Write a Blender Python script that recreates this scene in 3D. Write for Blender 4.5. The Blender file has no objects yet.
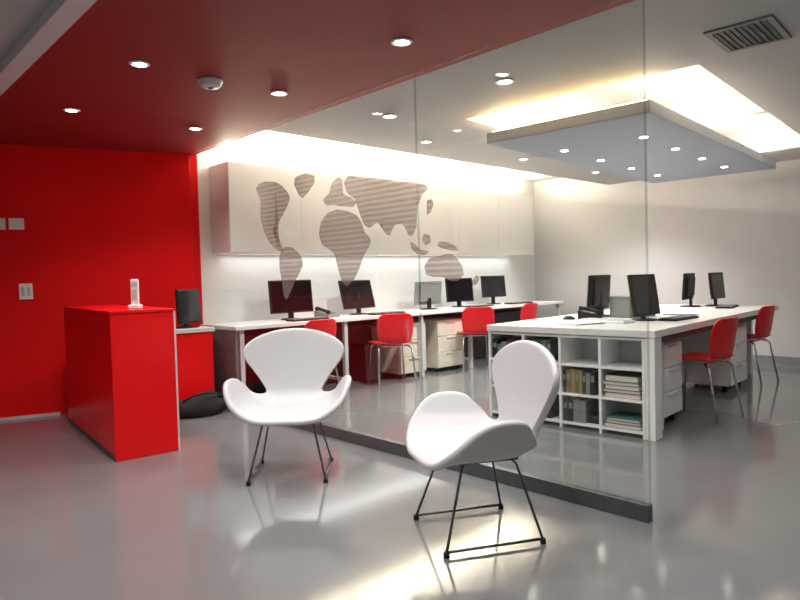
import bpy, bmesh, math, random
from mathutils import Matrix, Vector
random.seed(7)
S = bpy.context.scene
COL = S.collection
PI = math.pi
R = math.radians

# ------------------------------------------------------------------ camera model (solved from the room's vanishing points)
F_PX = 638.56
CAM_H = 1.15
RX = (0.7283002, 0.0428412, -0.6839177)
RY = (-0.6847441, 0.0068474, -0.7287514)
RZ = (-0.0265375, 0.9990584, 0.0343222)

def ray(px, py):
    d = (px - 400.0, -(py - 300.0), -F_PX)
    return Vector([sum(a * b for a, b in zip(r, d)) for r in (RX, RY, RZ)])
def on_z(px, py, z):
    w = ray(px, py); t = (z - CAM_H) / w.z
    return Vector((w.x * t, w.y * t, z))
def on_x(px, py, x):
    w = ray(px, py); t = x / w.x
    return Vector((x, w.y * t, w.z * t + CAM_H))

# ------------------------------------------------------------------ materials
MATS = {}
def mat(name, color=(0.8, 0.8, 0.8), rough=0.5, metal=0.0, emit=None, estr=0.0, noise=0.0, nscale=8.0, bump=0.0, coat=0.0, spec=0.5, rnoise=0.0):
    if name in MATS: return MATS[name]
    m = bpy.data.materials.new(name); m.use_nodes = True
    nt = m.node_tree; b = nt.nodes['Principled BSDF']
    b.inputs['Base Color'].default_value = (*color, 1)
    b.inputs['Roughness'].default_value = rough
    b.inputs['Metallic'].default_value = metal
    b.inputs['Specular IOR Level'].default_value = spec
    b.inputs['Coat Weight'].default_value = coat
    if emit:
        b.inputs['Emission Color'].default_value = (*emit, 1)
        b.inputs['Emission Strength'].default_value = estr
    if noise or bump or rnoise:
        tc = nt.nodes.new('ShaderNodeTexCoord')
        nz = nt.nodes.new('ShaderNodeTexNoise'); nz.inputs['Scale'].default_value = nscale; nz.inputs['Detail'].default_value = 4
        nt.links.new(tc.outputs['Object'], nz.inputs['Vector'])
        if noise:
            rp = nt.nodes.new('ShaderNodeValToRGB')
            rp.color_ramp.elements[0].color = (*[c * (1 - noise) for c in color], 1)
            rp.color_ramp.elements[1].color = (*[min(1, c * (1 + noise)) for c in color], 1)
            rp.color_ramp.elements[0].position = .3; rp.color_ramp.elements[1].position = .7
            nt.links.new(nz.outputs['Fac'], rp.inputs['Fac']); nt.links.new(rp.outputs['Color'], b.inputs['Base Color'])
        if rnoise:
            mr = nt.nodes.new('ShaderNodeMapRange')
            mr.inputs['To Min'].default_value = max(0, rough - rnoise); mr.inputs['To Max'].default_value = rough + rnoise
            nt.links.new(nz.outputs['Fac'], mr.inputs['Value']); nt.links.new(mr.outputs['Result'], b.inputs['Roughness'])
        if bump:
            bp = nt.nodes.new('ShaderNodeBump'); bp.inputs['Strength'].default_value = bump; bp.inputs['Distance'].default_value = .01
            nt.links.new(nz.outputs['Fac'], bp.inputs['Height']); nt.links.new(bp.outputs['Normal'], b.inputs['Normal'])
    MATS[name] = m
    return m

M_FLOOR = mat('polished grey floor', (0.175, 0.178, 0.182), .10, noise=.05, nscale=1.6, rnoise=.03, spec=.75)
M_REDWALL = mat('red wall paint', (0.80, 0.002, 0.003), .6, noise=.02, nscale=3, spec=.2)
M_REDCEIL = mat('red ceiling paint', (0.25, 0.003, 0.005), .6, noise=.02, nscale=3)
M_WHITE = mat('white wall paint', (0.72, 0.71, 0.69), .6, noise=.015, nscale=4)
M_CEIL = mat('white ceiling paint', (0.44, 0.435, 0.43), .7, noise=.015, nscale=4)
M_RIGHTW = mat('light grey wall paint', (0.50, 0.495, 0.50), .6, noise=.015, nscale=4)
M_SKIRT = mat('grey skirting', (0.22, 0.22, 0.23), .4, noise=.03)
M_SKIRTW = mat('pale skirting', (0.62, 0.58, 0.57), .4, noise=.03)
M_LAC = mat('white lacquer', (0.83, 0.83, 0.82), .25, noise=.01, nscale=5)
M_TOP = mat('white laminate', (0.76, 0.76, 0.74), .3, noise=.015, nscale=5)
M_CREAM = mat('cream laminate', (0.66, 0.60, 0.50), .45, noise=.03, nscale=6)
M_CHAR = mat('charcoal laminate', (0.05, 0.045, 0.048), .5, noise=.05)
M_SLATE = mat('slate grey laminate', (0.12, 0.13, 0.135), .45, noise=.05)
M_REDLAC = mat('red lacquer', (0.72, 0.002, 0.004), .3, noise=.015, nscale=3, spec=.35)
M_REDPL = mat('red plastic', (0.74, 0.008, 0.016), .35, noise=.02)
M_SWAN = mat('white leather', (0.55, 0.55, 0.56), .38, bump=.06, nscale=60)
M_CHROME = mat('chrome steel', (0.62, 0.62, 0.63), .18, metal=1, noise=.02)
M_DKSTEEL = mat('dark steel rod', (0.16, 0.16, 0.17), .3, metal=1, noise=.02)
M_BLACK = mat('black plastic', (0.010, 0.010, 0.011), .5, noise=.1, spec=.3)
M_SCREEN = mat('black screen', (0.006, 0.006, 0.008), .12, noise=.05)
M_GREYPL = mat('grey plastic', (0.22, 0.23, 0.22), .5, noise=.04)
M_LGREY = mat('light grey plastic', (0.55, 0.56, 0.57), .45, noise=.03)
M_BASE = mat('brushed grey channel', (0.13, 0.14, 0.145), .35, metal=.6, noise=.06, nscale=20)
M_CLOUD = mat('blue grey panel paint', (0.36, 0.40, 0.47), .5, noise=.02)
M_VENT = mat('dark vent metal', (0.06, 0.07, 0.06), .5, noise=.05)
M_LAMP = mat('lit lamp lens', (1, .9, .8), .4, emit=(1, .9, .8), estr=28)
M_SPOT = mat('lit spot lens', (1, .95, .9), .4, emit=(1, .95, .92), estr=9)
M_LED = mat('lit warm strip', (1, .8, .55), .4, emit=(1, .72, .38), estr=14)
M_PLATE = mat('white switch plastic', (.88, .88, .88), .4, noise=.02)
M_FABRIC = mat('black nylon', (0.012, 0.012, 0.012), .8, bump=.3, nscale=40)

def glass_mat(name, tint, ior=1.45, rough=0.0):
    m = bpy.data.materials.new(name); m.use_nodes = True
    nt = m.node_tree; nt.nodes.remove(nt.nodes['Principled BSDF'])
    out = nt.nodes['Material Output']
    t = nt.nodes.new('ShaderNodeBsdfTransparent'); t.inputs['Color'].default_value = (*tint, 1)
    g = nt.nodes.new('ShaderNodeBsdfGlossy'); g.inputs['Roughness'].default_value = rough; g.inputs['Color'].default_value = (.9, .95, .93, 1)
    lw = nt.nodes.new('ShaderNodeLayerWeight'); lw.inputs['Blend'].default_value = .5
    pw = nt.nodes.new('ShaderNodeMath'); pw.operation = 'POWER'; pw.inputs[1].default_value = 5
    ma = nt.nodes.new('ShaderNodeMath'); ma.operation = 'MULTIPLY_ADD'; ma.inputs[1].default_value = .55; ma.inputs[2].default_value = .035
    nt.links.new(lw.outputs['Facing'], pw.inputs[0]); nt.links.new(pw.outputs[0], ma.inputs[0])
    mx = nt.nodes.new('ShaderNodeMixShader')
    nt.links.new(ma.outputs[0], mx.inputs['Fac']); nt.links.new(t.outputs[0], mx.inputs[1]); nt.links.new(g.outputs[0], mx.inputs[2])
    nt.links.new(mx.outputs[0], out.inputs['Surface'])
    return m
M_GLASS = glass_mat('clear green tinted glass', (.955, .97, .962))
M_GEDGE = glass_mat('glass edge', (.82, .88, .86))

def decal_mat():
    m = bpy.data.materials.new('frosted striped film'); m.use_nodes = True
    nt = m.node_tree; nt.nodes.remove(nt.nodes['Principled BSDF'])
    out = nt.nodes['Material Output']
    t = nt.nodes.new('ShaderNodeBsdfTransparent'); t.inputs['Color'].default_value = (.72, .66, .63, 1)
    t2 = nt.nodes.new('ShaderNodeBsdfTransparent'); t2.inputs['Color'].default_value = (.88, .85, .82, 1)
    d = nt.nodes.new('ShaderNodeBsdfDiffuse'); d.inputs['Color'].default_value = (.42, .36, .34, 1)
    tc = nt.nodes.new('ShaderNodeTexCoord')
    w = nt.nodes.new('ShaderNodeTexWave'); w.wave_type = 'BANDS'; w.bands_direction = 'Z'; w.inputs['Scale'].default_value = 9; w.inputs['Distortion'].default_value = 1.2
    nt.links.new(tc.outputs['Object'], w.inputs['Vector'])
    m0 = nt.nodes.new('ShaderNodeMixShader'); nt.links.new(w.outputs['Fac'], m0.inputs['Fac']); nt.links.new(t.outputs[0], m0.inputs[1]); nt.links.new(t2.outputs[0], m0.inputs[2])
    m1 = nt.nodes.new('ShaderNodeMixShader'); m1.inputs['Fac'].default_value = .28
    nt.links.new(m0.outputs[0], m1.inputs[1]); nt.links.new(d.outputs[0], m1.inputs[2]); nt.links.new(m1.outputs[0], out.inputs['Surface'])
    return m
M_DECAL = decal_mat()

# ------------------------------------------------------------------ mesh helpers
def box(bm, x0, y0, z0, x1, y1, z1, bev=0.0):
    r = bmesh.ops.create_cube(bm, size=1, matrix=Matrix.Translation(((x0 + x1) / 2, (y0 + y1) / 2, (z0 + z1) / 2)) @ Matrix.Diagonal((abs(x1 - x0), abs(y1 - y0), abs(z1 - z0), 1)))
    if bev:
        es = {e for v in r['verts'] for e in v.link_edges}
        bmesh.ops.bevel(bm, geom=list(es), offset=bev, segments=2, affect='EDGES', profile=.5)
def tube(bm, pts, rad, seg=10):
    pts = [Vector(p) for p in pts]; rings = []
    rads = rad if isinstance(rad, (list, tuple)) else [rad] * len(pts)
    up = None
    for i, p in enumerate(pts):
        a = pts[max(0, i - 1)]; b = pts[min(len(pts) - 1, i + 1)]
        t = (b - a).normalized()
        if up is None:
            up = Vector((0, 0, 1)) if abs(t.z) < .9 else Vector((1, 0, 0))
        u = t.cross(up).normalized(); w = u.cross(t).normalized(); up = w
        rings.append([bm.verts.new(p + (u * math.cos(2 * PI * k / seg) + w * math.sin(2 * PI * k / seg)) * rads[i]) for k in range(seg)])
    for a, b in zip(rings, rings[1:]):
        for k in range(seg): bm.faces.new((a[k], a[(k + 1) % seg], b[(k + 1) % seg], b[k]))
    bm.faces.new(rings[0][::-1]); bm.faces.new(rings[-1])
def lathe(bm, prof, seg=28, c=(0, 0, 0), cap=True):
    rings = []
    for r, z in prof:
        rings.append([bm.verts.new((c[0] + r * math.cos(2 * PI * k / seg), c[1] + r * math.sin(2 * PI * k / seg), c[2] + z)) for k in range(seg)] if r > 1e-6 else [bm.verts.new((c[0], c[1], c[2] + z))])
    for a, b in zip(rings, rings[1:]):
        for k in range(seg):
            if len(a) == 1 and len(b) == 1: break
            if len(a) == 1: bm.faces.new((a[0], b[k], b[(k + 1) % seg]))
            elif len(b) == 1: bm.faces.new((a[k], b[0], a[(k + 1) % seg]))
            else: bm.faces.new((a[k], b[k], b[(k + 1) % seg], a[(k + 1) % seg]))
    if cap and len(rings[0]) > 1: bm.faces.new(rings[0])
    if cap and len(rings[-1]) > 1: bm.faces.new(rings[-1][::-1])
def prism(bm, pts, z0, z1):
    a = [bm.verts.new((x, y, z0)) for x, y in pts]; b = [bm.verts.new((x, y, z1)) for x, y in pts]; n = len(pts)
    bm.faces.new(a[::-1]); bm.faces.new(b)
    for i in range(n): bm.faces.new((a[i], a[(i + 1) % n], b[(i + 1) % n], b[i]))
def obj(name, bm, m, parent=None, smooth=False):
    bmesh.ops.recalc_face_normals(bm, faces=bm.faces[:])
    me = bpy.data.meshes.new(name); bm.to_mesh(me); bm.free()
    me.materials.append(m)
    if smooth:
        for p in me.polygons: p.use_smooth = True
    o = bpy.data.objects.new(name, me); COL.objects.link(o)
    if parent: o.parent = parent
    return o
def boxobj(name, dims, m, parent=None, bev=0.0):
    bm = bmesh.new(); box(bm, *dims, bev); return obj(name, bm, m, parent)
def struct(o): o['kind'] = 'structure'; return o
def thing(name, label, cat, loc=(0, 0, 0), rotz=0, group=None):
    o = bpy.data.objects.new(name, None); COL.objects.link(o); o.empty_display_size = .1
    o.location = loc; o.rotation_euler = (0, 0, rotz); o['label'] = label; o['category'] = cat
    if group: o['group'] = group
    return o
def tag(o, label, cat, group=None):
    o['label'] = label; o['category'] = cat
    if group: o['group'] = group
    return o
def kids(o): return [c for c in COL.objects if c.parent == o]
def dup(root, loc, rotz, label, group=None):
    r = root.copy(); COL.objects.link(r); r.location = loc; r.rotation_euler = (0, 0, rotz); r['label'] = label
    if group: r['group'] = group
    for ch in kids(root):
        c = ch.copy(); COL.objects.link(c); c.parent = r
        for g in kids(ch):
            d = g.copy(); COL.objects.link(d); d.parent = c
    return r
def light(kind, name, loc, energy, color=(1, 1, 1), rot=(0, 0, 0), **kw):
    l = bpy.data.lights.new(name, kind); l.energy = energy; l.color = color
    for k, v in kw.items(): setattr(l, k, v)
    o = bpy.data.objects.new(name, l); COL.objects.link(o); o.location = loc; o.rotation_euler = rot
    return o

# ------------------------------------------------------------------ the room
H = 2.4
GX = 2.80          # plane of the glass partition
BW = 5.89          # back wall
RW = 8.47          # right wall
XL, YB = -3.2, -3.6
def wy(x): return BW + .33 * (2.87 - x)      # the red wall runs slightly askew

bm = bmesh.new(); prism(bm, [(XL - .1, YB - .1), (RW + .1, YB - .1), (RW + .1, BW + .1), (2.87, BW + .1), (XL - .1, wy(XL - .1) + .1)], -.1, 0)
struct(obj('floor', bm, M_FLOOR))
struct(boxobj('wall_back', (2.87, BW, 0, RW, BW + .1, 2.75), M_WHITE))
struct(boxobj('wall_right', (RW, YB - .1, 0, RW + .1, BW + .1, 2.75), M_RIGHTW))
bm = bmesh.new(); prism(bm, [(2.87, BW), (2.87, BW + .1), (XL - .1, wy(XL - .1) + .1), (XL - .1, wy(XL - .1))], 0, 2.75)
struct(obj('wall_red', bm, M_REDWALL))
struct(boxobj('wall_left', (XL - .1, YB - .1, 0, XL, wy(XL), 2.75), M_WHITE))
struct(boxobj('wall_front', (XL, YB - .1, 0, RW, YB, 2.75), M_WHITE))
struct(boxobj('baseboard_right', (RW - .015, YB, 0, RW, 5.17, .10), M_SKIRT))
bm = bmesh.new(); prism(bm, [(1.66, wy(1.66)), (1.66, wy(1.66) - .015), (XL, wy(XL) - .015), (XL, wy(XL))], 0, .025)
struct(obj('baseboard_red', bm, M_SKIRTW))

# island frame (the big work table and the panel over it are turned a little)
IA = R(4.3); IO = Vector((4.165, 1.95, 0))
def isl(lx, ly, lz=0): return Vector((IO.x + lx * math.cos(IA) - ly * math.sin(IA), IO.y + lx * math.sin(IA) + ly * math.cos(IA), lz))

# ceilings
RX0, RX1 = 1.0, 2.86
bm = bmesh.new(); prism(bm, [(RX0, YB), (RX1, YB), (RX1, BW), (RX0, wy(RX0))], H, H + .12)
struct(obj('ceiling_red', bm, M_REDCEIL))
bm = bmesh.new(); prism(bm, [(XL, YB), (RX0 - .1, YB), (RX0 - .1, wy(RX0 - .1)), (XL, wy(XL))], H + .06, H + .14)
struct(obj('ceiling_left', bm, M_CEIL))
bm = bmesh.new(); prism(bm, [(RX0 - .1, YB), (RX0, YB), (RX0, wy(RX0)), (RX0 - .1, wy(RX0 - .1))], H - .004, H + .14)
struct(obj('trim_1', bm, M_LGREY))
# white ceiling with a recess over the island
hole = [isl(-.14, -.34), isl(3.45, -.34), isl(3.45, 1.42), isl(-.14, 1.42)]
CVY = 4.62
outer = [(RX1, YB), (RW, YB), (RW, CVY), (RX1, CVY)]
bm = bmesh.new()
def quadprism(bm, q, z0, z1): prism(bm, q, z0, z1)
hc = [(p.x, p.y) for p in hole]
for i in range(4):
    j = (i + 1) % 4
    quadprism(bm, [outer[i], outer[j], hc[j], hc[i]], H, H + .10)
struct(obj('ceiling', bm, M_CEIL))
bm = bmesh.new()
def recess_wall(a, b, z0, z1, t=.04):
    a = Vector(a); b = Vector(b); d = (b - a).normalized(); n = Vector((d.y, -d.x)) * t
    prism(bm, [tuple(a), tuple(b), tuple(b + n), tuple(a + n)], z0, z1)
for i in range(4): recess_wall(hc[i], hc[(i + 1) % 4], H + .10, H + .24)
prism(bm, hc, H + .24, H + .28)
struct(obj('ceiling_recess', bm, M_CEIL))
bm = bmesh.new(); q = [isl(1.55, -.34), isl(1.66, -.34), isl(1.66, 1.42), isl(1.55, 1.42)]
prism(bm, [(p.x, p.y) for p in q], H + .02, H + .24); struct(obj('trim_2', bm, M_CEIL))

bm = bmesh.new()
prism(bm, [(RX1, CVY), (RW, CVY), (RW, BW), (RX1, BW)], 2.60, 2.66)
prism(bm, [(RX1, CVY - .04), (RW, CVY - .04), (RW, CVY), (RX1, CVY)], H + .10, 2.66)
struct(obj('ceiling_cove', bm, M_CEIL))
struct(boxobj('trim_3', (RX1 - .03, CVY - .04, H + .10, RX1, BW, 2.66), M_CEIL))
# ------------------------------------------------------------------ downlights
def downlight(x, y, z, label, group, energy, color, r=.038, m=M_LAMP):
    t = thing('ceiling_downlight', label, 'ceiling light', (x, y, z), 0, group)
    bm = bmesh.new(); lathe(bm, [(r, 0.0), (r * 1.45, -.002), (r * 1.5, -.006), (r * 1.4, -.010), (r * 1.05, -.011), (r, -.006)], 28, cap=False)
    bmesh.ops.remove_doubles(bm, verts=bm.verts[:], dist=1e-6)
    obj('trim_ring', bm, M_LAC, t, True)
    bm = bmesh.new(); lathe(bm, [(0, -.0045), (r * .97, -.0045), (r * .97, -.001), (0, -.001)], 28)
    obj('lens', bm, m, t)
    if energy:
        light('SPOT', 'downlight_beam', (x, y, z - .03), energy, color, spot_size=R(125), spot_blend=.7, shadow_soft_size=.05)
WARM = (1, .965, .94)
red_lab = {(0, 0): 'downlight in red ceiling, highest of the left pair in the photo', (0, 1): 'downlight in red ceiling nearest the red wall on the left',
           (1, 0): 'downlight in red ceiling right of the smoke detector', (1, 1): 'downlight in red ceiling near the corner of red wall and glass',
           (1, -1): 'big bright downlight in red ceiling at the top edge, nearest the viewer'}
for i, x in enumerate((1.45, 2.37)):
    for j, y in ((-2, 1.25), (-1, 2.46), (0, 3.64), (1, 4.88)):
        if (i, j) in red_lab:
            downlight(x, y, H, red_lab[(i, j)], 'downlights in the red ceiling', 26, WARM)
        else:
            light('SPOT', 'downlight_beam', (x, y, H - .03), 34, WARM, spot_size=R(140), spot_blend=.7, shadow_soft_size=.06)
downlight(3.36, 2.54, H, 'small downlight in white ceiling nearer the front, behind the glass', 'downlights in the white ceiling', 20, WARM, .042)
downlight(3.36, 3.64, H, 'small downlight in white ceiling farther back, behind the glass', 'downlights in the white ceiling', 20, WARM, .042)
for x, lab in ((4.25, 'left'), (5.75, 'middle'), (7.25, 'right')):  # downlight row added to brighten the cabinet fronts and back wall
    downlight(x, 4.12, H, f'small added downlight in front of the glowing ceiling cove, {lab} one of three', 'added downlights along the ceiling cove', 120, WARM, .036)
for x, y in ((3.36, 1.2), (5.6, .6), (7.4, .6), (5.6, -1.2), (3.4, -1.2), (7.4, -1.2)):
    light('SPOT', 'downlight_beam', (x, y, H - .03), 13, WARM, spot_size=R(140), spot_blend=.7, shadow_soft_size=.06)
for x, y in ((-.4, 3.4), (-.4, 1.4), (-.4, -.8), (-2, 1.4), (-2, 3.6)):
    light('SPOT', 'downlight_beam', (x, y, H + .03), 34, (1, .95, .9), spot_size=R(150), spot_blend=.7, shadow_soft_size=.06)

t = thing('smoke_detector', 'round white smoke detector on the red ceiling', 'smoke detector', (1.9, 3.68, H))
bm = bmesh.new(); lathe(bm, [(0, 0), (.075, 0), (.075, -.012), (.066, -.016), (.066, -.03), (.05, -.045), (0, -.048)], 32); obj('housing', bm, M_LGREY, t, True)
bm = bmesh.new(); lathe(bm, [(0, -.047), (.016, -.047), (.014, -.055), (0, -.056)], 20); obj('sensor_cap', bm, M_GREYPL, t, True)

t = thing('ceiling_vent', 'dark air grille in the white ceiling at the top right', 'vent', (3.74, 1.22, H), R(4))
bm = bmesh.new()
for a in ((-.21, -.16, .21, -.13), (-.21, .13, .21, .16), (-.21, -.13, -.18, .13), (.18, -.13, .21, .13)): box(bm, a[0], a[1], -.012, a[2], a[3], 0)
obj('frame', bm, M_GREYPL, t)
bm = bmesh.new()
for k in range(9): box(bm, -.18, -.125 + k * .029, -.010, .18, -.107 + k * .029, -.001)
obj('slats', bm, M_VENT, t)

# ------------------------------------------------------------------ suspended light panel over the island
t = thing('suspended_light_panel', 'floating blue grey ceiling panel with small spotlights hung over the island', 'ceiling panel', (IO.x, IO.y, 0), IA)
boxobj('panel', (-.03, -.0, 2.20, 3.42, 1.30, 2.285), M_CLOUD, t, .004)
for a in ((.3, .2), (3.1, .2), (.3, 1.1), (3.1, 1.1)):
    bm = bmesh.new(); tube(bm, [(a[0], a[1], 2.285), (a[0], a[1], H + .24)], .008); obj('suspension_rod', bm, M_CHROME, t, True)
for k in range(4):
    for ly in (.34, 1.02):
        bm = bmesh.new(); lathe(bm, [(0, 2.1955), (.030, 2.1955), (.030, 2.1995), (0, 2.1995)], 20, (.72 + .70 * k, ly, 0))
        s = obj('spot_lens', bm, M_SPOT, t)
        p = isl(.72 + .70 * k, ly, 2.18)
        light('SPOT', 'panel_spot_beam', p, 7, (1, .95, .9), spot_size=R(110), spot_blend=.6, shadow_soft_size=.03)
for (n_, d_) in (('a', (-.0, .04, 3.38, .06)), ('b', (-.0, 1.24, 3.38, 1.26)), ('c', (.0, .06, .02, 1.24))):
    boxobj('led_strip', (d_[0], d_[1], 2.285, d_[2], d_[3], 2.297), M_LED, t)
GLOW = (1, .87, .69)
def strip(p0, p1, energy, color, rot_extra=0, size_y=.03):
    p0 = Vector(p0); p1 = Vector(p1); d = p1 - p0
    l = light('AREA', 'strip_glow', (p0 + p1) / 2, energy, color, (PI, 0, 0), shape='RECTANGLE', size=d.length, size_y=size_y)
    l.rotation_euler = (PI + rot_extra, 0, math.atan2(d.y, d.x)); return l
strip(isl(.05, .05, 2.31), isl(1.55, .05, 2.31), 17, (1, .89, .74))
strip(isl(1.68, .05, 2.31), isl(3.35, .05, 2.31), 17, (1, .89, .74))
strip(isl(.02, .05, 2.31), isl(.02, 1.25, 2.31), 14, (1, .62, .24))
strip(isl(.05, 1.25, 2.31), isl(3.35, 1.25, 2.31), 18, GLOW)

# ------------------------------------------------------------------ wall cabinet with light on top
CX0, CX1, CY = 2.985, 7.87, 5.50
t = thing('wall_cabinet', 'long white wall cabinet mounted on the back wall above the desk', 'cabinet', (0, 0, 0))
boxobj('body', (CX0, CY + .02, 1.435, CX1, BW - .002, 2.295), M_LAC, t, .003)
nd = 6; wdt = (CX1 - CX0) / nd
for k in range(nd): boxobj('door', (CX0 + k * wdt + .001, CY, 1.437, CX0 + (k + 1) * wdt - .001, CY + .019, 2.293), M_LAC, t, .002)
boxobj('led_strip', (CX0 + .1, 5.72, 2.295, CX1 - .1, 5.75, 2.308), M_LED, t)
strip((CX0 + .05, 5.70, 2.325), (CX1 - .02, 5.70, 2.325), 170, GLOW, R(20))
boxobj('under_fill_panel', (CX0 + .1, 5.54, 1.427, CX1 - .1, 5.86, 1.435), M_LAC, t)  # added fill lamp and its panel, to brighten the wall below the cabinet
light('AREA', 'under_cabinet_fill', ((CX0 + CX1) / 2, 5.70, 1.422), 9, (1, .97, .94), (0, 0, 0), shape='RECTANGLE', size=CX1 - CX0 - .2, size_y=.30)

# ------------------------------------------------------------------ back desk
t = thing('wall_desk', 'long white desk running along the back wall under the wall cabinet', 'desk', (0, 0, 0))
DY = 5.19
boxobj('desktop', (2.84, DY, .715, 8.15, BW - .002, .75), M_TOP, t, .003)
boxobj('end_panel', (2.845, DY + .03, 0, 2.875, BW - .01, .715), M_SLATE, t)
boxobj('modesty_panel', (2.875, 5.78, .02, 8.1, 5.80, .715), M_CHAR, t)
boxobj('cable_tray', (2.9, 5.60, .60, 8.05, 5.78, .62), M_CHAR, t)
for px in (241, 345, 421, 470):
    xx = on_z(px, 395 - (px - 241) * .12, 0)
    w = ray(px, 350); x = w.x * (DY + .06) / w.y
    lg = boxobj('leg', (x - .022, DY + .03, 0, x + .022, DY + .075, .715), M_LGREY, t, .003)
    boxobj('foot_bar', (x - .022, DY + .075, .09, x + .022, 5.70, .12), M_LGREY, lg)
boxobj('leg', (8.08, DY + .03, 0, 8.12, DY + .075, .715), M_LGREY, t, .003)

def pedestal(x, y, rz, label, m, group, w=.42, d=.5, h=.58, z0=.05):
    t = thing('drawer_pedestal', label, 'drawer unit', (x, y, 0), rz, group)
    boxobj('carcass', (0, .02, z0, w, d, z0 + h), m, t, .004)
    hs = (h - .02) / 3
    for k in range(3):
        dr = boxobj('drawer', (.004, 0, z0 + .006 + k * (hs + .004), w - .004, .019, z0 + .006 + k * (hs + .004) + hs - .002), m, t, .003)
        boxobj('handle', (w * .32, -.012, z0 + k * (hs + .004) + hs - .022, w * .68, .0, z0 + k * (hs + .004) + hs - .012), M_LGREY, dr)
    for cx in (.05, w - .05):
        for cy in (.07, d - .06):
            bm = bmesh.new(); lathe(bm, [(0, 0), (.024, 0), (.024, z0), (0, z0)], 14, (cx, cy, 0)); obj('caster', bm, M_BLACK, t, True)
    return t
pedestal(4.93, 5.27, 0, 'cream drawer pedestal under the back desk, right beside the second red chair', M_CREAM, 'cream pedestals')
pedestal(5.55, 5.27, 0, 'cream drawer pedestal under the back desk between the second and third red chairs', M_CREAM, 'cream pedestals', w=.46)

# ------------------------------------------------------------------ monitors, keyboards, towers
def monitor(name, label, loc, rotz, w=.52, h=.33, tilt=-6, group=None, lift=.10, back=M_BLACK):
    t = thing('computer_monitor', label, 'monitor', loc, rotz, group)
    zc = lift + h / 2
    bm = bmesh.new(); box(bm, -w / 2, -.012, lift, w / 2, .012, lift + h, .005); box(bm, -w * .36, .012, lift + .04, w * .36, .035, lift + h - .04, .008)
    hs = obj('housing', bm, back, t); hs.rotation_euler = (R(tilt), 0, 0)
    sc = boxobj('screen', (-w / 2 + .016, -.0145, lift + .018, w / 2 - .016, -.0118, lift + h - .016), M_SCREEN, t); sc.rotation_euler = (R(tilt), 0, 0)
    bm = bmesh.new(); box(bm, -.03, .028, .01, .03, .05, lift + h * .55, .004); obj('stand', bm, M_BLACK, t)
    bm = bmesh.new(); lathe(bm, [(0, 0), (.11, 0), (.112, .005), (.09, .012), (0, .014)], 28, (0, .035, 0)); obj('stand_base', bm, M_BLACK, t, True)
    return t
def keyboard(label, loc, rotz, m=M_BLACK, group='keyboards'):
    t = thing('keyboard', label, 'keyboard', loc, rotz, group)
    boxobj('body', (-.22, -.075, 0, .22, .075, .018), m, t, .004)
    bm = bmesh.new()
    for r_ in range(5):
        for c_ in range(15): box(bm, -.205 + c_ * .0275, -.062 + r_ * .026, .018, -.205 + c_ * .0275 + .023, -.062 + r_ * .026 + .021, .024)
    obj('keys', bm, M_GREYPL if m == M_BLACK else M_LGREY, t)
    return t
DZ = .7505
GB = 'black monitors along the back desk'
monitor('', 'wide black monitor at the left end of the back desk', (3.71, 5.58, DZ), R(-4), .50, .34, group=GB, lift=.07)
monitor('', 'black monitor tilted back, second from the left on the back desk', (4.63, 5.58, DZ), R(8), .52, .33, -14, group=GB, lift=.07)
monitor('', 'black monitor right of the grey backed screen on the back desk', (6.30, 5.55, DZ), R(-14), .42, .31, group=GB, lift=.07)
monitor('', 'small black monitor at the far right of the back desk', (7.08, 5.60, DZ), R(-6), .46, .30, group=GB, lift=.10)
monitor('', 'grey backed screen on the back desk just right of the glass seam', (5.74, 5.62, DZ), R(176), .44, .29, group=None, lift=.06, back=M_GREYPL)
keyboard('dark keyboard in front of the leftmost back desk monitor', (3.72, 5.33, DZ), R(2))
keyboard('dark keyboard in front of the tilted back desk monitor', (4.80, 5.34, DZ), R(-3))
keyboard('dark keyboard in front of the black monitor beside the grey backed screen', (6.42, 5.34, DZ), R(4))
keyboard('dark keyboard in front of the far right back desk monitor', (7.30, 5.36, DZ), R(-4))
# desk phone and pen pot
def phone(label, loc, rotz, m):
    t = thing('desk_phone', label, 'phone', loc, rotz)
    bm = bmesh.new(); prism(bm, [(-.09, -.1), (.09, -.1), (.09, .1), (-.09, .1)], 0, .03)
    for v in bm.verts:
        if v.co.z > .02 and v.co.y > 0: v.co.z = .075
    obj('body', bm, m, t)
    bm = bmesh.new(); tube(bm, [(-.06, -.09, .055), (-.06, -.05, .07), (-.06, .05, .095), (-.06, .09, .095)], [.026, .017, .017, .026], 10); obj('handset', bm, M_BLACK, t, True)
    boxobj('keypad', (-.01, -.07, .045, .07, .02, .05), M_GREYPL, t)
phone('grey desk phone between the two left monitors on the back desk', (4.10, 5.52, DZ), R(10), M_GREYPL)
tower_spots = [(3.35, 'black computer tower under the left end of the back desk'), (4.62, 'black computer tower under the back desk behind the second red chair'), (6.10, 'black computer tower under the back desk behind the third red chair')]
for x, lab in tower_spots:
    t = thing('computer_tower', lab, 'computer', (x, 5.42, 0), 0, 'computer towers under the back desk')
    boxobj('case', (-.09, 0, .012, .09, .25, .43), M_BLACK, t, .006)
    boxobj('front_panel', (-.085, -.012, .02, .085, 0, .425), M_GREYPL if x == 6.10 else M_CHAR, t, .004)
    for dx in (-.06, .06):
        for dy in (.03, .22): boxobj('foot', (dx - .015, dy - .015, 0, dx + .015, dy + .015, .012), M_BLACK, t)

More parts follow.
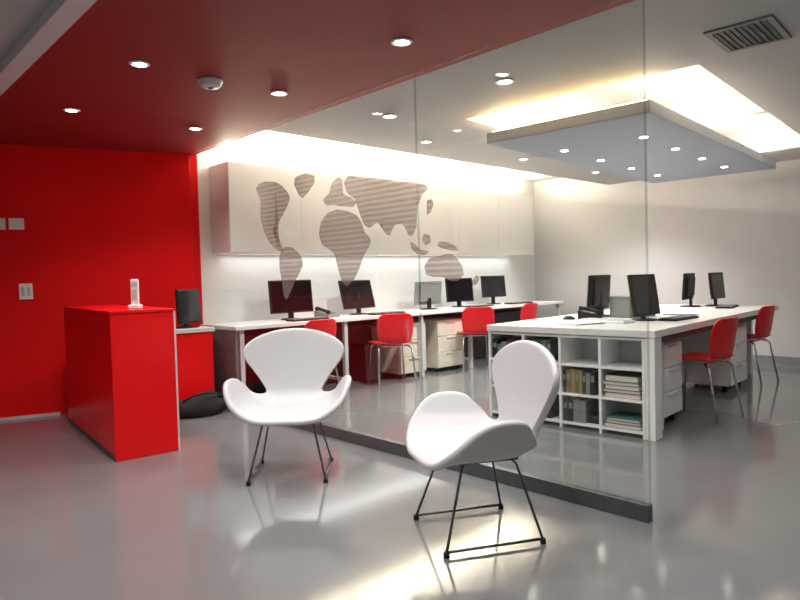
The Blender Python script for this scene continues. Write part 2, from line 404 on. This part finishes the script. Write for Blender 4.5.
# ------------------------------------------------------------------ red chairs
def make_red_chair(label, loc, rotz):
    t = thing('red_chair', label, 'chair', loc, rotz, 'red chairs')
    def sheet(name, prof, halfw):
        bm = bmesh.new(); rows = []; NU = 10
        for i, (y, z, hw, curv) in enumerate(prof):
            row = []
            for k in range(NU + 1):
                u = -1 + 2 * k / NU
                row.append(bm.verts.new((u * hw, y + curv * u * u * 1.0 if name == 'backrest' else y, z + (curv * u * u if name != 'backrest' else 0))))
            rows.append(row)
        for a, b in zip(rows, rows[1:]):
            for k in range(NU): bm.faces.new((a[k], a[k + 1], b[k + 1], b[k]))
        o = obj(name, bm, M_REDPL, t, True)
        s = o.modifiers.new('s', 'SOLIDIFY'); s.thickness = .016; s.offset = 0
        b = o.modifiers.new('b', 'SUBSURF'); b.levels = 1; b.render_levels = 1
        return o
    sheet('seat', [(.23, .425, .19, .0), (.215, .445, .215, .0), (.15, .455, .225, .01), (0, .447, .225, .018), (-.12, .445, .215, .022), (-.19, .452, .20, .02), (-.205, .462, .19, .015)], .22)
    sheet('backrest', [(-.195, .462, .17, .015), (-.225, .50, .185, .03), (-.24, .57, .20, .04), (-.255, .66, .205, .045), (-.269, .735, .195, .04), (-.277, .77, .16, .03), (-.28, .782, .125, .02)], .2)
    for sx in (-1, 1):
        bm = bmesh.new(); tube(bm, [(sx * .15, .15, .437), (sx * .18, .19, .40), (sx * .205, .225, 0.0)], .009); obj('leg', bm, M_CHROME, t, True)
        bm = bmesh.new(); tube(bm, [(sx * .15, -.14, .428), (sx * .18, -.19, .40), (sx * .205, -.26, 0.0)], .009); obj('leg', bm, M_CHROME, t, True)
    bm = bmesh.new(); tube(bm, [(-.15, .15, .437), (.15, .15, .437)], .010); obj('seat_rail', bm, M_CHROME, t, True)
    bm = bmesh.new(); tube(bm, [(-.15, -.14, .428), (.15, -.14, .428)], .010); obj('seat_rail', bm, M_CHROME, t, True)
    return t
rc = make_red_chair('red chair at the back desk, leftmost, mostly hidden by the front white armchair', (3.58, 5.16, 0), R(2))
dup(rc, (4.66, 5.13, 0), R(-28), 'red chair at the back desk left of the glass seam, second from the left')
dup(rc, (6.06, 5.12, 0), R(-38), 'red chair at the back desk right of the glass seam, third from the left')
dup(rc, (6.90, 5.13, 0), R(4), 'red chair at the back desk, rightmost, seen over the island corner')
dup(rc, isl(1.03, .06), R(-6), 'red chair at the near side of the island beside the white drawers')
dup(rc, isl(2.88, .2), R(-4), 'red chair at the far end of the island beside the grey wall')

# ------------------------------------------------------------------ island table
IW, IL = 1.36, 3.5
t = thing('island_table', 'large white shared work table in the middle of the office', 'table', tuple(IO), IA)
boxobj('tabletop', (0, 0, .70, IL, IW, .75), M_TOP, t, .004)
boxobj('end_leg', (.004, .004, 0, .13, .07, .70), M_LAC, t, .003)
boxobj('end_leg', (IL - .08, .25, 0, IL - .02, 1.11, .70), M_LAC, t, .003)
boxobj('dark_strip', (.14, .025, .655, IL - .08, .045, .70), M_CHAR, t)  # black strip stands in for the shade under the table edge
boxobj('dark_strip', (.40, 1.12, .60, IL - .08, 1.14, .70), M_CHAR, t)
boxobj('modesty_panel', (.40, .67, .12, IL - .08, .69, .70), M_SLATE, t)
ped_a = isl(.365, .09)
pedestal(ped_a.x, ped_a.y, IA, 'white drawer pedestal under the near corner of the island', M_LAC, 'white pedestals', w=.42, d=.56, h=.55, z0=.07)
ped_b = isl(2.10, .10)
pedestal(ped_b.x, ped_b.y, IA, 'white drawer pedestal under the island behind the red chair', M_LAC, 'white pedestals', w=.55, d=.52, h=.57, z0=.06)

# bookcase under the table's end
bt = thing('bookcase', 'white open bookcase of twelve compartments under the end of the island', 'bookcase', tuple(IO), IA)
BY0, BY1, BD = .075, 1.355, .34
T = .02
cw = (BY1 - BY0 - T) / 4
bm = bmesh.new(); box(bm, .012 + BD - .012, BY0, .03, .012 + BD, BY1, .695)
obj('back_panel', bm, M_LGREY, bt)
for k in range(5):
    y = BY0 + k * cw; boxobj('side_panel' if k in (0, 4) else 'divider', (.012, y, .0, .35, y + T, .697), M_LAC, bt)
rowz = [.03, .245, .465, .677]
for k in range(4):
    for c_ in range(4):
        y = BY0 + c_ * cw + T
        boxobj('shelf', (.014, y, rowz[k], .345, y + cw - T, rowz[k] + .018), M_LAC, bt)
def cell(c_, r_): return BY0 + c_ * cw + T + .004, BY0 + (c_ + 1) * cw - .004, rowz[r_] + .019, rowz[r_ + 1] - .006
BOOKC = {'olive': (.14, .12, .05), 'dark green': (.02, .05, .03), 'black': (.012, .012, .013), 'yellow brown': (.30, .20, .06), 'dark red': (.12, .02, .02), 'beige': (.42, .36, .26), 'grey': (.2, .21, .21), 'white': (.6, .6, .58), 'teal': (.05, .16, .15), 'dusty pink': (.38, .2, .17)}
ROWN = ('bottom', 'middle', 'top'); COLN = ('first', 'second', 'third', 'fourth')
ORD = ('first', 'second', 'third', 'fourth', 'fifth', 'sixth', 'seventh', 'eighth', 'ninth')
def book_mesh(name, d, th, h, colname, parent_t):
    m = mat(colname + ' cover', BOOKC[colname], .55, noise=.06)
    bm = bmesh.new()
    box(bm, 0, 0, 0, d, .0025, h); box(bm, 0, th - .0025, 0, d, th, h); box(bm, 0, .0025, 0, .003, th - .0025, h)
    obj('cover', bm, m, parent_t)
    boxobj('pages', (.0032, .0028, .004, d - .006, th - .0028, h - .004), mat('paper', (.62, .6, .54), .8, noise=.05), parent_t)
    boxobj('spine_label', (-.0008, th * .2, h * .55, 0, th * .8, h * .8), mat('spine label', (.24, .22, .17), .6, noise=.05), parent_t)
def uprights(c_, r_, items):
    y0, y1, z0, z1 = cell(c_, r_); y = y1
    for k, (colname, th, hf) in enumerate(items):
        h = (z1 - z0) * hf; y -= th
        if y < y0: break
        p = isl(.03, y, z0)
        t = thing('book', f'{colname} spine, {ORD[k]} from the left in the {ROWN[r_]} compartment, {COLN[c_]} column from the right', 'book', p, IA, 'books and binders in the island bookcase')
        book_mesh('book', .22, th - .001, h, colname, t)
def stack(c_, r_, items):
    y0, y1, z0, z1 = cell(c_, r_); z = z0
    for k, (colname, th, wid) in enumerate(items):
        p = isl(.03, y0 + .015 + .004 * k, z)
        t = thing('folder', f'{colname} folder lying flat, {ORD[k]} from below, {ROWN[r_]} compartment, rightmost column of bookcase', 'folder', p, IA, 'flat folders in the island bookcase')
        m = mat(colname + ' cover', BOOKC[colname], .55, noise=.06)
        bm = bmesh.new(); box(bm, 0, 0, 0, .25, wid, .002); box(bm, 0, 0, th - .003, .25, wid, th - .001); box(bm, 0, wid - .002, .002, .25, wid, th - .003)
        obj('cover', bm, m, t)
        boxobj('pages', (.004, .004, .0022, .246, wid - .003, th - .0032), mat('paper', (.62, .6, .54), .8, noise=.05), t)
        z += th
stack(0, 1, [('dusty pink', .035, .26), ('black', .025, .27), ('beige', .03, .25), ('grey', .025, .26), ('black', .045, .24)])
stack(0, 0, [('black', .03, .27), ('grey', .02, .25), ('teal', .02, .24)])
uprights(1, 1, [('black', .025, .85), ('olive', .04, .9), ('yellow brown', .035, .92), ('olive', .03, .9), ('yellow brown', .025, .9), ('dark green', .03, .85), ('grey', .03, .8), ('black', .04, .88)])
uprights(1, 0, [('dark green', .035, .9), ('black', .045, .92), ('grey', .05, .86), ('grey', .05, .86)])
uprights(2, 2, [('dark red', .03, .85), ('black', .035, .9), ('dark green', .04, .92), ('dark green', .035, .9), ('teal', .04, .88), ('dark green', .04, .9)])
uprights(2, 1, [('black', .04, .9), ('dark green', .035, .85), ('white', .02, .9), ('black', .04, .88), ('grey', .035, .9), ('black', .04, .86)])
uprights(2, 0, [('black', .05, .9), ('olive', .03, .8), ('black', .05, .92), ('dark green', .04, .88), ('black', .04, .9)])
uprights(3, 2, [('black', .05, .8), ('teal', .04, .6), ('grey', .05, .7), ('black', .05, .85), ('black', .05, .8)])
uprights(3, 1, [('black', .05, .9), ('dark red', .04, .85), ('dark green', .05, .9)])
y0, y1, z0, z1 = cell(1, 0)
p = isl(.05, y0 + .01, z0)
t = thing('camera_case', 'small black case lying at the right of the bottom compartment, second column', 'case', p, IA)
bm = bmesh.new(); box(bm, 0, 0, 0, .16, .09, .055, .012); obj('shell', bm, M_BLACK, t)
bm = bmesh.new(); tube(bm, [(.03, .025, .054), (.03, .03, .075), (.03, .06, .075), (.03, .065, .054)], .005, 8); obj('handle', bm, M_BLACK, t, True)

# things on the island
GI = 'black monitors on the island'
def at_isl(px, py): return on_z(px, py, DZ)
monitor('', 'black monitor at the back left of the island, seen from behind', (5.38, 3.06, DZ), R(185.6), .45, .32, -4, group=GI, lift=.06)
monitor('', 'large black monitor at the front of the island beside the glass edge', (5.05, 2.42, DZ), R(1.5), .47, .34, -8, group=GI, lift=.04)
monitor('', 'slim black monitor at mid island seen nearly edge on', (7.16, 2.98, DZ), R(189), .42, .29, -4, group=GI, lift=.08)
monitor('', 'black monitor at the far end of the island near the grey wall', (7.38, 2.72, DZ), R(3), .42, .29, -6, group=GI, lift=.08)
keyboard('dark keyboard on the near edge of the island beside the front monitor', tuple(isl(1.10, .22, DZ)), IA + R(-4))
keyboard('dark keyboard near the far end of the island', tuple(isl(2.95, .36, DZ)), IA + R(6))
keyboard('white keyboard on the island in front of the grey box', tuple(at_isl(606, 322)), IA + R(78), M_LAC)
def mouse(label, p, rz, m=M_BLACK):
    t = thing('computer_mouse', label, 'mouse', p, rz)
    bm = bmesh.new(); bmesh.ops.create_uvsphere(bm, u_segments=20, v_segments=12, radius=1, matrix=Matrix.Diagonal((.032, .055, .034, 1)))
    bmesh.ops.bisect_plane(bm, geom=bm.verts[:] + bm.edges[:] + bm.faces[:], plane_co=(0, 0, 0), plane_no=(0, 0, -1), clear_outer=True)
    bmesh.ops.holes_fill(bm, edges=[e for e in bm.edges if e.is_boundary])
    obj('shell', bm, m, t, True)
    bm = bmesh.new(); tube(bm, [(0, .02, .0335), (0, .034, .031)], .004, 8); obj('scroll_wheel', bm, M_GREYPL, t)
mouse('black mouse at the left edge of the island by its corner', at_isl(569, 319.5), R(20))
# grey box (tower lying on its side) behind the front monitor
t = thing('document_box', 'low grey box standing on the island behind the front monitor', 'box', (5.42, 2.74, DZ), IA + R(-20))
boxobj('body', (-.16, -.12, 0, .16, .12, .17), M_GREYPL, t, .008)
boxobj('lid', (-.165, -.125, .17, .165, .125, .19), M_GREYPL, t, .006)
phone('dark desk phone on the island between the box and the back left monitor', (5.02, 2.93, DZ), R(30), M_BLACK)
def papers(label, p, rz, m):
    t = thing('paper_stack', label, 'papers', p, rz)
    for k, (dx, a) in enumerate(((0, 0), (.012, 5), (-.01, -4))):
        o = boxobj('sheet_bundle', (-.105 + dx, -.148, k * .004, .105 + dx, .148, k * .004 + .0038), m, t); o.rotation_euler = (0, 0, R(a))
papers('white papers on the island between the front and far monitors', tuple(isl(1.72, .42, DZ)), IA + R(20), mat('bluish paper', (.7, .72, .78), .7, noise=.02))
papers('white papers on the island corner in front of the phone', tuple(isl(.38, .72, DZ)), IA + R(70), mat('white paper', (.75, .75, .73), .7, noise=.02))

# ------------------------------------------------------------------ glass partition
t = thing('glass_partition', 'floor to ceiling glass partition with a frosted world map between the lounge and the office', 'glass partition', (GX, 0, 0))
YE = 1.345; YS = 2.80
for a, b in ((YE, YS - .0025), (YS + .0025, BW + .02)):
    pn = boxobj('glass_panel', (-.006, a, .0805, .006, b, H - .001), M_GLASS, t)
boxobj('edge_strip', (-.0065, YE - .006, .0805, .0065, YE, H - .001), M_GEDGE, t)
boxobj('joint_strip', (-.0065, YS - .0025, .0805, .0065, YS + .0025, H - .001), M_GEDGE, t)
bm = bmesh.new(); box(bm, -.022, YE - .004, 0, .022, BW - .02, .08, .003); obj('base_channel', bm, M_BASE, t)
MAP = {
 'north_america_decal': [(256, 186), (262, 182), (270, 181), (281, 183), (284, 190), (290, 193), (290, 202), (285, 210), (281, 219), (276, 224), (272, 228), (274, 238), (281, 246), (285, 251), (281, 253), (273, 247), (266, 238), (262, 226), (260, 214), (261, 204), (260, 196), (256, 191)],
 'south_america_decal': [(281, 248), (288, 245), (296, 249), (304, 259), (302, 270), (296, 278), (292, 288), (288, 298), (285, 302), (283, 290), (281, 274), (278, 262)],
 'greenland_decal': [(291, 180), (300, 174), (312, 173), (317, 179), (311, 188), (305, 197), (300, 199), (297, 190)],
 'africa_decal': [(323, 216), (332, 210), (342, 209), (352, 213), (360, 217), (362, 226), (367, 238), (374, 239), (366, 251), (361, 262), (358, 274), (350, 285), (344, 287), (340, 276), (336, 260), (334, 250), (325, 249), (319, 240), (319, 228)],
 'europe_decal': [(324, 204), (322, 197), (330, 196), (329, 188), (334, 179), (341, 175), (343, 183), (341, 192), (346, 196), (356, 199), (357, 206), (349, 208), (343, 205), (340, 208), (334, 203), (330, 207)],
 'asia_decal': [(344, 176), (352, 175), (366, 177), (384, 178), (402, 179), (417, 181), (430, 185), (426, 192), (418, 197), (419, 206), (415, 214), (418, 220), (415, 232), (410, 240), (407, 230), (401, 222), (396, 222), (391, 232), (388, 239), (383, 228), (379, 220), (373, 226), (366, 230), (362, 219), (358, 210), (359, 202), (350, 196), (344, 190)],
 'indonesia_decal': [(412, 240), (417, 248), (423, 251), (430, 250), (428, 254), (420, 256), (413, 252), (409, 244)],
 'borneo_decal': [(421, 236), (427, 232), (432, 238), (429, 246), (423, 245)],
 'japan_decal': [(425, 203), (429, 198), (434, 200), (433, 209), (428, 216), (426, 213), (430, 206)],
 'new_guinea_decal': [(436, 243), (443, 240), (452, 244), (460, 249), (456, 252), (446, 249), (438, 248)],
 'australia_decal': [(425, 262), (432, 256), (440, 257), (445, 253), (451, 255), (455, 254), (459, 262), (465, 270), (462, 279), (453, 283), (447, 278), (438, 276), (429, 278), (424, 271)],
 'new_zealand_decal': [(474, 277), (479, 274), (480, 281), (474, 287), (471, 284)],
}
for nm, poly in MAP.items():
    bm = bmesh.new(); poly = [(Vector(poly[i]) * .55 + (Vector(poly[i - 1]) + Vector(poly[(i + 1) % len(poly)])) * .225) if k == 0 else Vector(poly[i]).lerp(Vector(poly[(i + 1) % len(poly)]), .5) for i in range(len(poly)) for k in (0, 1)]
    pts = [on_x(px, py, GX - .0075) for px, py in poly]
    va = [bm.verts.new((-.0085, p.y, p.z)) for p in pts]; vb = [bm.verts.new((-.0065, p.y, p.z)) for p in pts]; n = len(pts)
    fa = bm.faces.new(va); fb = bm.faces.new(vb[::-1])
    for i in range(n): bm.faces.new((va[i], vb[i], vb[(i + 1) % n], va[(i + 1) % n]))
    bmesh.ops.triangulate(bm, faces=[fa, fb], ngon_method='EAR_CLIP')
    obj(nm, bm, M_DECAL, t)

# ------------------------------------------------------------------ reception counter
t = thing('reception_counter', 'tall solid red reception counter standing against the red wall', 'counter', (1.452, 4.295, 0), R(-6))
boxobj('body', (0, 0, .0, .41, 1.60, .965), M_REDLAC, t, .004)
boxobj('countertop', (-.006, -.006, .965, .416, 1.60, .985), M_REDLAC, t, .003)
boxobj('plinth_shade', (-.004, .02, 0, 0, 1.59, .035), M_CHAR, t)  # black strip stands in for the shadow line along the counter's foot
boxobj('edge_trim', (.41, .004, .0, .422, .03, .965), M_LGREY, t)
def rec(lx, ly, z): a = R(-6); return (1.452 + lx * math.cos(a) - ly * math.sin(a), 4.295 + lx * math.sin(a) + ly * math.cos(a), z)
t = thing('cordless_phone', 'slim white handset upright in its cradle on the red reception counter', 'phone', rec(.215, .20, .9855), R(-40))
bm = bmesh.new(); box(bm, -.04, -.035, 0, .04, .035, .03, .008); obj('cradle', bm, M_LAC, t)
bm = bmesh.new(); box(bm, -.027, -.014, .022, .027, .014, .205, .009); hs = obj('handset', bm, M_LAC, t)
boxobj('display', (-.018, -.0155, .15, .018, -.0135, .185), M_LGREY, t)
boxobj('keypad', (-.018, -.0155, .06, .018, -.0135, .135), M_LGREY, t)
# desk behind the counter
t = thing('return_desk', 'low desk with a pale edge behind the red reception counter', 'desk', (2.10, 5.41, 0), R(-6))
boxobj('desktop', (0, 0, .715, .62, .36, .75), M_LGREY, t, .003)
boxobj('front_panel', (.02, .012,   .05, .60, .03, .715), M_REDLAC, t)
for a in ((.04, .06), (.57, .06), (.04, .30), (.57, .30)): boxobj('leg', (a[0] - .018, a[1] - .018, 0, a[0] + .018, a[1] + .018, .715), M_LGREY, t)
monitor('', 'black monitor behind the reception counter beside the red wall corner', (2.58, 5.55, DZ), R(36), .40, .31, -3, lift=.04)
t = thing('shoulder_bag', 'low black bag lying on the floor behind the reception counter', 'bag', (2.50, 5.22, 0), R(-8))
bm = bmesh.new(); bmesh.ops.create_icosphere(bm, subdivisions=4, radius=1, matrix=Matrix.Diagonal((.24, .11, .11, 1)))
for v in bm.verts:
    v.co.z = max(v.co.z + .085, 0) * (1 + .12 * math.sin(v.co.x * 17)); v.co.y *= 1 + .1 * math.sin(v.co.x * 23 + 1)
obj('body', bm, M_FABRIC, t, True)
bm = bmesh.new(); tube(bm, [(-.17, -.05, .15), (-.10, -.10, .2), (0, -.12, .215), (.10, -.10, .2), (.17, -.05, .15)], .010, 8); obj('strap', bm, M_FABRIC, t, True)

# wall plates
def plate(name, label, cat, px, py, w, h, group=None, rocker=True):
    # meet the ray with the red wall
    w_ = ray(px, py); s = (BW + .33 * 2.87) / (w_.y + .33 * w_.x)
    p = Vector((w_.x * s, w_.y * s, w_.z * s + CAM_H))
    t = thing(name, label, cat, (p.x, p.y, p.z), math.atan(-.33), group)
    boxobj('plate', (-w / 2, -.012, -h / 2, w / 2, -.0005, h / 2), M_PLATE, t, .003)
    if rocker:
        for s_ in (-1, 1): boxobj('rocker', (s_ * w * .22 - w * .13, -.016, -h * .28, s_ * w * .22 + w * .13, -.012, h * .28), M_LGREY, t)
plate('wall_box', 'white rectangular wall box on the red wall, the right one of the upper pair', 'wall box', 16.5, 224, .115, .10, 'white boxes high on the red wall', False)
plate('wall_box', 'white rectangular wall box on the red wall, cut by the left edge of the photo', 'wall box', 0.5, 224, .075, .10, 'white boxes high on the red wall', False)
plate('light_switch', 'white light switch plate low on the red wall left of the reception counter', 'light switch', 26, 291.5, .105, .14)

# ------------------------------------------------------------------ white swan-shaped armchairs
OUT = [(0, .28), (.10, .28), (.20, .265), (.295, .237), (.375, .19), (.438, .135), (.472, .07), (.472, -.01), (.447, -.08), (.395, -.14), (.33, -.185), (.26, -.212), (.215, -.223), (.19, -.236), (.186, -.26),
       (.215, -.31), (.262, -.375), (.31, -.435), (.336, -.485), (.325, -.535), (.265, -.585), (.18, -.62), (.09, -.64), (0, -.646)]
def smooth01(x): x = max(0, min(1, x)); return x * x * (3 - 2 * x)
def bend_arc(s, start, length, ang):
    """length s along a line that curls up by ang between start and start+length -> (along, up, slope)"""
    if s <= start: return s, 0.0, 0.0
    n = 14; a, z = start, 0.0; e = min(s, start + length); ds = (e - start) / n; th = 0
    for i in range(n):
        th = ang * ((i + .5) * ds) / length; a += math.cos(th) * ds; z += math.sin(th) * ds
    th = ang * (e - start) / length
    if s > e: a += math.cos(th) * (s - e); z += math.sin(th) * (s - e)
    return a, z, th
def swan_pt(u, v):
    w = .16 + .84 * smooth01((v + .34) / .20)
    u *= .96
    x, zu, _ = bend_arc(abs(u), .135 + .15 * max(-.2, min(.28, v)), .22, R(62) * w)
    x = math.copysign(x, u)
    arm = smooth01((abs(u) - .18) / .13) * smooth01((v + .29) / .11)
    b, zv, psi = bend_arc(-v, .10, .17, R(80) * (1 - .6 * arm))
    y = -b
    P = Vector((x, y, zv)) + zu * Vector((0, math.sin(psi), math.cos(psi)))
    if v > .14: P.z -= (v - .14) ** 2 * 2.2 * (1 - smooth01((abs(u) - .15) / .2))
    P.z += .06 * max(0, v)          # seat rises a little to the front
    return P
def swan(label, loc, rotz):
    t = thing('swan_armchair', label, 'armchair', loc, rotz, 'white curved armchairs')
    full = OUT + [(-u, v) for u, v in OUT[-2:0:-1]]
    n = len(full); dense = []
    for i in range(n):                                       # Catmull-Rom through the outline
        p0, p1, p2, p3 = (Vector(full[(i + k) % n]) for k in (-1, 0, 1, 2))
        for k in range(3):
            q = k / 3
            dense.append(.5 * ((2 * p1) + (p2 - p0) * q + (2 * p0 - 5 * p1 + 4 * p2 - p3) * q * q + (3 * p1 - p0 - 3 * p2 + p3) * q ** 3))
    ctr = Vector((0, -.14)); NR = 16; Z0 = .378
    bm = bmesh.new()
    c0 = swan_pt(*ctr); cv = bm.verts.new((c0.x, c0.y, c0.z + Z0)); rings = []
    for r_ in range(1, NR + 1):
        f = r_ / NR; ring = []
        for d in dense:
            q = ctr + (d - ctr) * f; P = swan_pt(q.x, q.y); ring.append(bm.verts.new((P.x, P.y, P.z + Z0)))
        rings.append(ring)
    N = len(dense)
    for k in range(N): bm.faces.new((cv, rings[0][k], rings[0][(k + 1) % N]))
    for a, b in zip(rings, rings[1:]):
        for k in range(N): bm.faces.new((a[k], b[k], b[(k + 1) % N], a[(k + 1) % N]))
    sh = obj('shell', bm, M_SWAN, t, True)
    s = sh.modifiers.new('s', 'SOLIDIFY'); s.thickness = .034; s.offset = 0
    b = sh.modifiers.new('b', 'SUBSURF'); b.levels = 1; b.render_levels = 2
    # base
    bm = bmesh.new(); box(bm, -.14, -.15, .347, .14, .13, .369, .004); obj('mounting_plate', bm, M_DKSTEEL, t)
    F = .218
    for sx in (-1, 1):
        for sy in (-1, 1):
            bm = bmesh.new(); tube(bm, [(sx * .12, sy * .10 - .01, .357), (sx * .142, sy * .125 - .01, .335), (sx * F, sy * F, .016)], .0058, 10); lg = obj('leg', bm, M_DKSTEEL, t, True)
            bm = bmesh.new(); lathe(bm, [(0, 0), (.013, 0), (.013, .018), (.008, .026), (0, .026)], 14, (sx * F, sy * F, 0)); obj('glide', bm, M_BLACK, lg, True)
        bm = bmesh.new(); tube(bm, [(sx * F, -F, .02), (sx * F, F, .02)], .006, 10); obj('runner', bm, M_DKSTEEL, t, True)
    return t
def face(fx, fy): return math.atan2(fy, fx) - PI / 2
swan('white curved armchair facing the viewer, standing left in front of the glass', (2.11, 3.235, 0), face(-.66, -.752))
swan('white curved armchair turned side on, standing right in front of the glass', (2.18, 1.86, 0), face(-.88, .47))

# ------------------------------------------------------------------ world, camera
w = bpy.data.worlds.new('World'); S.world = w; w.use_nodes = True
w.node_tree.nodes['Background'].inputs[0].default_value = (.8, .85, .9, 1); w.node_tree.nodes['Background'].inputs[1].default_value = .3
cd = bpy.data.cameras.new('camera'); cam = bpy.data.objects.new('camera', cd); COL.objects.link(cam)
cd.sensor_width = 36; cd.lens = F_PX * 36 / 800; cd.clip_start = .02
m = Matrix((RX, RY, RZ)).to_4x4(); m.translation = (0, 0, CAM_H); cam.matrix_world = m
S.camera = cam
S.view_settings.view_transform = 'Standard'; S.view_settings.look = 'None'; S.view_settings.gamma = 1
S.view_settings.exposure = 0.8
